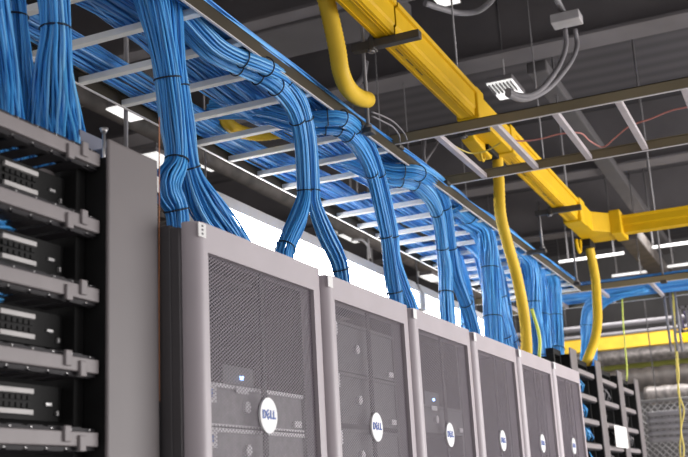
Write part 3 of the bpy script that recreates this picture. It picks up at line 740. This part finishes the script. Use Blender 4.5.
# ------------------------------------------------------------------ ceiling fittings
t = thing('junction_box', (4.95, .87, CAM_Z + 2.26), 'white junction box under the ceiling with two grey conduits looping down', 'junction box')
bc = at(567, 24, Z=CAM_Z + 2.3)
MB().box(bc[0] - .05, bc[0] + .05, bc[1] - .075, bc[1] + .075, bc[2], bc[2] + .05).build('box_body', MT['conduit_pale'], t, .006)
MB().tube([at(566, 18, Z=CAM_Z + 2.35), at(556, -2, Z=CAM_Z + 2.43), at(545, -30, Z=CAM_Z + 2.45)], .017, 10).build('feed_conduit', MT['conduit'], t)
for pts in ([(565, 29), (566, 45), (561, 62), (551, 78), (540, 90), (528, 96), (516, 95), (508, 91)], [(575, 29), (577, 45), (572, 60), (562, 74), (549, 88), (533, 97), (520, 99), (508, 94)]):
    MB().tube(spline([at(x, y, Y=bc[1] + .0) * [1, 1, 1] for x, y in pts], 50), .0125, 10).build('loop_conduit', MT['conduit'], t)
def ceil_light(px, py, z, lx, ly, label, slats=True):
    c = at(px, py, Z=z)
    t = thing('ceiling_light', (c[0], c[1], z), label, 'ceiling light', 'lit ceiling fittings')
    MB().box(c[0] - lx, c[0] + lx, c[1] - ly, c[1] + ly, z + .02, z + .05).build('housing', MT['beam2'], t, .005)
    MB().box(c[0] - lx * .94, c[0] + lx * .94, c[1] - ly * .94, c[1] + ly * .94, z + .012, z + .02).build('lens', MT['lampdim'], t)
    if slats:
        for k in range(7):
            y = c[1] - ly * .8 + k * ly * 1.6 / 6
            MB().box(c[0] - lx * .9, c[0] + lx * .1, y - .0035, y + .0035, z, z + .012).build('louvre', MT['beam'], t)
    MB().tube([(c[0], c[1], z + .05), (c[0], c[1], ZC)], .004, 6).build('stem', MT['rod'], t)
    return t
ceil_light(506, 92, CAM_Z + 2.4, .16, .085, 'slotted white ceiling light right of the yellow duct')
ceil_light(157, 163, CAM_Z + 2.2, .16, .10, 'pale ceiling light above the first cabinet, left of the large cable bundle', False)
ceil_light(213, 163, CAM_Z + 2.2, .2, .14, 'pale ceiling light just right of the large cable bundle')
ceil_light(128, 116, CAM_Z + 1.9, .11, .07, 'pale ceiling light behind the tray above the tall grey panel', False)
ceil_light(353, 240, CAM_Z + 2.0, .16, .06, 'small pale ceiling light seen under the tray above the second cabinet', False)
ceil_light(432, 280, CAM_Z + 1.8, .16, .06, 'small pale ceiling light low under the tray above the third cabinet', False)
ceil_light(447, 3, CAM_Z + 2.5, .06, .06, 'pale ceiling light cut by the top edge', False)
tag(tube(spline([at(x, y, Z=CAM_Z + 2.4) for x, y in ((425, 3), (440, 8), (460, 13), (478, 11), (490, 2), (496, -8))], 40), .016, 8).build('conduit', MT['conduit'], origin=at(460, 13, Z=CAM_Z + 2.4)), 'grey conduit sagging below the ceiling at the top edge', 'conduit')
tag(tube(spline([at(x, y, Y=1.52) for x, y in ((366, 62), (364, 75), (358, 83), (350, 88))], 24), .012, 8).build('conduit', MT['conduit'], origin=at(364, 75, Y=1.52)), 'short grey conduit bend behind the thick yellow tube', 'conduit')

# strip light behind the cabinets, hung in the hot aisle
LY, LZ = 2.16, CAM_Z + 1.085
def strip(x0, x1, label):
    t = thing('strip_light', ((x0 + x1) / 2, LY, LZ), label, 'strip light', 'strip lights behind the cabinets')
    MB().prism([(LY - .075, LZ + .10), (LY - .05, LZ + .165), (LY + .05, LZ + .165), (LY + .075, LZ + .10)], 'X', x0, x1).build('housing', MT['housing'], t, .004)
    MB().prism([(LY - .07, LZ + .10), (LY - .075, LZ + .05), (LY - .06, LZ + .01), (LY - .03, LZ), (LY + .03, LZ), (LY + .06, LZ + .01), (LY + .075, LZ + .05), (LY + .07, LZ + .10)], 'X', x0 + .03, x1 - .03).build('lens', MT['lamp'], t)
    for x in (x0 + .015, x1 - .015): MB().box(x - .015, x + .015, LY - .078, LY + .078, LZ - .004, LZ + .11).build('end_cap', MT['white'], t, .004)
    for x in (x0 + .12, x1 - .3): MB().tube([(x, LY, LZ + .16), (x, LY, ZC)], .004, 6).build('hanger', MT['rod'], t)
    return t
strip(3.45, 5.9, 'glaring white strip light behind the second and third cabinets')
strip(5.96, 7.6, 'white strip light farther along, half hidden by the blue bundles')

# white pipes far under the ceiling
for i, (pa, pb, z, lab) in enumerate((((559, 262), (623, 252), 2.3, 'white lit tube under the ceiling left of the dark diagonal brace'),
                                     ((642, 249), (720, 237), 2.3, 'white lit tube under the ceiling right of the dark diagonal brace'),
                                     ((612, 276), (645, 269), 2.3, 'short white lit tube just above the far tray'),
                                     ((665, 267), (720, 258), 2.3, 'white lit tube above the far tray at the right edge'))):
    A, B = at(*pa, Z=CAM_Z + z), at(*pb, Z=CAM_Z + z)
    B = np.array([A[0], B[1], A[2]])
    t = thing('tube_lamp', A, lab, 'tube lamp', 'white tubes under the far ceiling')
    MB().tube([A, B], .015, 10).build('tube', MT['lampfar'], t)
    for q in (.15, .85):
        p = A + (B - A) * q; MB().tube([p, (p[0], p[1], ZC)], .008, 6).build('hanger', MT['rod'], t)
A, B = at(625, 240, Z=CAM_Z + 2.2), at(668, 300, Z=CAM_Z + 2.2)
tag(box(A[0], A[0] + 3.2, A[1] - .12, A[1] + .06, CAM_Z + 2.2, CAM_Z + 2.34).build('ceiling_channel', MT['brown'], bevel=.01, origin=A), 'dark diagonal brace under the ceiling beyond the corner piece', 'channel')

# ------------------------------------------------------------------ far end of the room
def ypipe(x, z, r, y0, y1, m_, label, cat='pipe', name='pipe', wob=0.):
    n = 60; ys = np.linspace(y0, y1, n)
    rr = r * (1 + wob * np.sin(np.arange(n) * 2.1))
    t = thing(name, (x, (y0 + y1) / 2, z), label, cat)
    tube(np.stack([np.full(n, x), ys, np.full(n, z)], 1), rr, 14).build('run', m_, t)
    for y in (y0 + .1, y1 - .1): MB().tube([(x, y, z), (x, y, ZC)], .004, 6).build('hanger', MT['rod'], t)
    return t
def zat(px, py, X): return at(px, py, X=X)[2]
# far yellow duct
xd = 11.6; z0 = zat(640, 346, xd)
t = thing('fiber_duct', (xd, 0, z0), 'far yellow duct crossing low behind the hanging wires', 'cable duct', 'lengths of yellow duct')
MB().prism([(xd, z0), (xd + .12, z0), (xd + .12, z0 + .17), (xd - .015, z0 + .17), (xd - .015, z0 + .14), (xd, z0 + .13)], 'Y', -1.2, 3.2).build('channel', MT['yfar'], t)
for y in (-1., 3.): MB().tube([(xd + .06, y, z0 + .1), (xd + .06, y, ZC)], .004, 6).build('hanger', MT['rod'], t)
MB().box(xd - .012, xd - .0, .9, 1.2, z0 - .01, z0 + .135).build('collar', MT['yellow'], t)
ypipe(10.6, zat(640, 322, 10.6), .028, -.6, 3.0, MT['conduit'], 'white pipe crossing under the far tray')
ypipe(11.0, zat(640, 331, 11.0), .02, -.6, 3.0, MT['conduit'], 'thin grey pipe above the far yellow duct')
ypipe(12.2, zat(640, 356, 12.2), .10, -1.2, 2.8, MT['silver'], 'silver wrapped duct under the far yellow duct', 'air duct', 'air_duct', .06)
ypipe(12.0, zat(640, 368, 12.0), .06, -1.2, 2.6, MT['greenp'], 'green yellow pipe below the silver wrapped duct')
ypipe(11.8, zat(640, 380, 11.8), .13, -1.2, 2.2, MT['brown'], 'brown lagged pipe behind the far open racks', 'pipe', 'pipe', .05)
ypipe(10.5, zat(640, 397, 10.5), .09, -1.2, 1.5, MT['silver'], 'silver wrapped duct above the wire cage', 'air duct', 'air_duct', .06)
for k in range(5):
    ypipe(9.25, zat(670, 413 + k * 6.5, 9.25), .024, -1.0, 1.33, MT['conduit'], ['topmost', 'second', 'middle', 'fourth', 'lowest'][k] + ' grey conduit of the stack in front of the wire cage')
# wire cage
fxx = 9.4
t = thing('wire_cage', (fxx, .6, 0), 'galvanised wire cage fence at the right bottom corner', 'fence')
for y in (-.6, 1.42): MB().tube([(fxx, y, 0), (fxx, y, zat(665, 400, fxx))], .022, 10).build('fence_post', MT['fence'], t)
zt = zat(665, 400, fxx)
for z in (zt, .2): MB().tube([(fxx, -.6, z), (fxx, 1.42, z)], .015, 8).build('fence_rail', MT['fence'], t)
mb = MB(); s = .055
for k in range(-60, 62):
    for sg in (-1, 1):
        # diagonal y = y0 + sg*(z - .9)
        y0 = k * s + .4
        za, zb2 = .9, zt
        ya, yb = y0 + sg * (za - 1.2), y0 + sg * (zb2 - 1.2)
        pts = [(ya, za), (yb, zb2)]
        lo, hi = -.6, 1.42
        # clip
        (ya, za), (yb, zb2) = pts
        tt = [0., 1.]
        d = yb - ya
        t0, t1 = sorted(((lo - ya) / d, (hi - ya) / d)); t0 = max(0, t0); t1 = min(1, t1)
        if t1 <= t0: continue
        mb.tube([(fxx, ya + d * t0, za + (zb2 - za) * t0), (fxx, ya + d * t1, za + (zb2 - za) * t1)], .0035, 4)
mb.build('wire_mesh', MT['fence'], t)
# hanging wires at the far right
tag(tube(spline([at(x, y, X=7.64) for x, y in ((622, 297), (623, 320), (625, 345), (627, 372), (626, 385))], 30), .006, 6).build('cable', MT['wire_l'], origin=at(622, 297, X=7.64)), 'thin lime wire hanging straight from the far tray', 'wire')
for dx, lab in ((0, 'yellow wire hanging at the right edge, left one of the twisted pair'), (3, 'yellow wire hanging at the right edge, right one of the twisted pair')):
    ctrl = [(673, 292), (674, 330), (676, 352), (677 + dx * .3, 375), (679 - dx * .6, 392), (680 + dx, 410), (681 - dx * .3, 430), (680 + dx, 450), (683 - dx, 470)]
    tag(tube(spline([at(x + dx * .3, y, X=7.64) for x, y in ctrl], 60), .006, 6).build('cable', MT['wire_y'], origin=at(*ctrl[0], X=7.64)), lab, 'wire')
for k, (px, lab) in enumerate(((663, 'leftmost of three slim vertical conduits below the far tray'), (669, 'middle one of three slim vertical conduits below the far tray'), (674, 'rightmost of three slim vertical conduits below the far tray'))):
    A, B = at(px, 288, X=7.64), at(px + 4, 352, X=7.64)
    tag(tube([(A[0], A[1], B[2]), A], .009, 8).build('conduit', MT['conduit'], origin=A), lab, 'conduit')
A = at(676, 333, X=9.0); B = at(700, 316, X=9.0)
t = thing('wall_rack', (9.0, (A[1] + B[1]) / 2, A[2]), 'small grey frame with purple wires at the right edge', 'frame')
mb = MB()
for q in np.linspace(0, 1, 5): mb.box(9.0, 9.02, A[1] + (B[1] - A[1]) * q - .008, A[1] + (B[1] - A[1]) * q + .008, A[2], B[2] + .1)
mb.box(9.0, 9.02, B[1], A[1], B[2] + .08, B[2] + .1); mb.box(9.0, 9.02, B[1], A[1], A[2], A[2] + .02)
mb.build('frame_bars', MT['conduit'], t)
t2 = MB()
for q in range(6): t2.tube([(9.03, B[1] + (A[1] - B[1]) * q / 6, A[2] + .03), (9.03, B[1] + (A[1] - B[1]) * (q + .6) / 6, B[2] + .06)], .008, 5)
t2.build('purple_wires', mat('purple_wire', (.2, .16, .35), .5), t)

# clutter in the hot aisle behind, seen under the tray
t = thing('ladder_tray', (3.5, 3.6, CAM_Z + 1.75), 'dark brown ladder tray deep behind the cabinets under the ceiling', 'ladder tray', 'overhead ladder trays')
for y in (3.4, 4.0): MB().box(2.5, 12, y, y + .02, CAM_Z + 1.9, CAM_Z + 1.98).build('side_rail', MT['brown'], t)
for k in range(28): MB().box(2.6 + k * .33, 2.64 + k * .33, 3.42, 4.0, CAM_Z + 1.92, CAM_Z + 1.95).build('rung', MT['brown'], t)
for i, (y, z, r, lab) in enumerate(((3.0, 1.95, .05, 'brown pipe running lengthwise deep behind the strip light, nearest'), (4.5, 2.3, .08, 'brown pipe running lengthwise deep behind the strip light, thickest'), (5.2, 2.1, .06, 'brown pipe running lengthwise along the back wall'))):
    t = thing('pipe', (7, y, CAM_Z + z), lab, 'pipe')
    tube([(2.5, y, CAM_Z + z), (XF, y, CAM_Z + z)], r, 12).build('run', MT['brown'], t)
    for x in (3.2, 7.2, 11.2): MB().tube([(x, y, CAM_Z + z), (x, y, ZC)], .006, 6).build('hanger', MT['rod'], t)
for k, (px, py, Y, z) in enumerate(((372, 262, 3.3, 1.95), (397, 262, 3.1, 1.95), (352, 205, 3.6, 2.0), (466, 285, 3.2, 2.0))):
    c = at(px, py, Y=Y)
    hanging_rod(c[0], Y, c[2] - .35, ZC, ['dark hanger far behind the third cabinet, beside the glare', 'slim hanger seen between the straight bundle and the forked bundle', 'slim hanger behind the tray over the second cabinet', 'slim hanger far behind, left of the dense cable group'][k], False)
tag(tube(spline([at(x, y, Y=2.6) for x, y in ((352, 240), (362, 240), (368, 247), (370, 258), (369, 275))] + [np.array([at(369, 275, Y=2.6)[0], 2.6, 0.])], 34), .008, 8).build('conduit', MT['conduit_pale'], origin=at(362, 240, Y=2.6)), 'white bent conduit rising behind the second cabinet', 'conduit')
rr = random.Random(4)
for k, (px, py) in enumerate(((343, 232), (358, 236), (410, 262), (425, 275), (436, 279), (445, 272), (404, 255))):
    c = at(px, py, Y=4.0 + .25 * (k % 3)); w = .10 + .05 * (k % 3)
    t = thing('wall_fitting', c, ['first', 'second', 'third', 'fourth', 'fifth', 'sixth', 'last'][k] + ' small pale fitting, counted from left, glimpsed behind the tray over the cabinets', 'fitting', 'pale fittings behind the tray')
    MB().box(c[0] - w * 1.6, c[0] + w * 1.6, c[1], c[1] + .05, c[2] - .035, c[2] + .035).build('plate', MT['white'], t, .01)
    MB().tube([(c[0], c[1] + .03, c[2]), (c[0], c[1] + .03, ZC)], .012, 6).build('stem', MT['brown'], t)
for k in range(5):
    y = 3.2 + .3 * k; z = CAM_Z + 1.72 + .09 * (k % 3)
    tag(tube(spline([(3 + i * 1.1, y + .08 * rr.random(), z + .1 * rr.random()) for i in range(9)] + [(XF, y, z)], 80), .03, 8).build('cable', MT['brown'], origin=(3, y, z)), ['first', 'second', 'third', 'fourth', 'fifth'][k] + ' brown cable run from the front, sagging deep behind the cabinets', 'cable')
# ------------------------------------------------------------------ light
def area(name, loc, size, energy, rot, col=(1, .97, .96)):
    l = bpy.data.lights.new(name, 'AREA'); l.shape = 'RECTANGLE'; l.size, l.size_y = size; l.energy = energy; l.color = col
    o = bpy.data.objects.new(name, l); C.objects.link(o); o.location = loc; o.rotation_euler = rot
    return o
area('opposite_aisle_fill', (7.0, -3.6, 1.55), (7.5, 2.4), 300, (math.radians(97), 0, 0))  # added fill panel, unseen, lights cabinet fronts and tray undersides; no fixture
area('right_aisle_fill', (8.5, -2.6, 3.9), (5.0, .4), 70, (math.radians(20), 0, 0))  # added unseen fill that brightens the far end; no lamp stands here
area('back_aisle_strip_light', (7, 4.8, 3.5), (6, .4), 130, (0, 0, 0))
area('far_aisle_strip_light', (10.2, .4, 3.9), (.4, 4), 110, (0, math.radians(-15), 0))
w = bpy.data.worlds.new('world'); bpy.context.scene.world = w; w.use_nodes = True
bg = w.node_tree.nodes['Background']; bg.inputs['Color'].default_value = (1., .96, .97, 1); bg.inputs['Strength'].default_value = .46

# ------------------------------------------------------------------ camera
cam = bpy.data.cameras.new('camera'); co = bpy.data.objects.new('camera', cam); C.objects.link(co)
from mathutils import Matrix
rx, dn, fw = R3[:, 0], R3[:, 1], R3[:, 2]
co.matrix_world = Matrix(((rx[0], -dn[0], -fw[0], 0), (rx[1], -dn[1], -fw[1], 0), (rx[2], -dn[2], -fw[2], CAM_Z), (0, 0, 0, 1)))
cam.sensor_width = 36; cam.lens = F_PX / 688 * 36; cam.clip_start = .05
cam.dof.use_dof = True; cam.dof.focus_distance = 3.1; cam.dof.aperture_fstop = 6.3
sc = bpy.context.scene; sc.camera = co
vs = sc.view_settings; vs.view_transform = 'Standard'; vs.look = 'None'; vs.gamma = 1; vs.use_curve_mapping = False; vs.exposure = 0.52
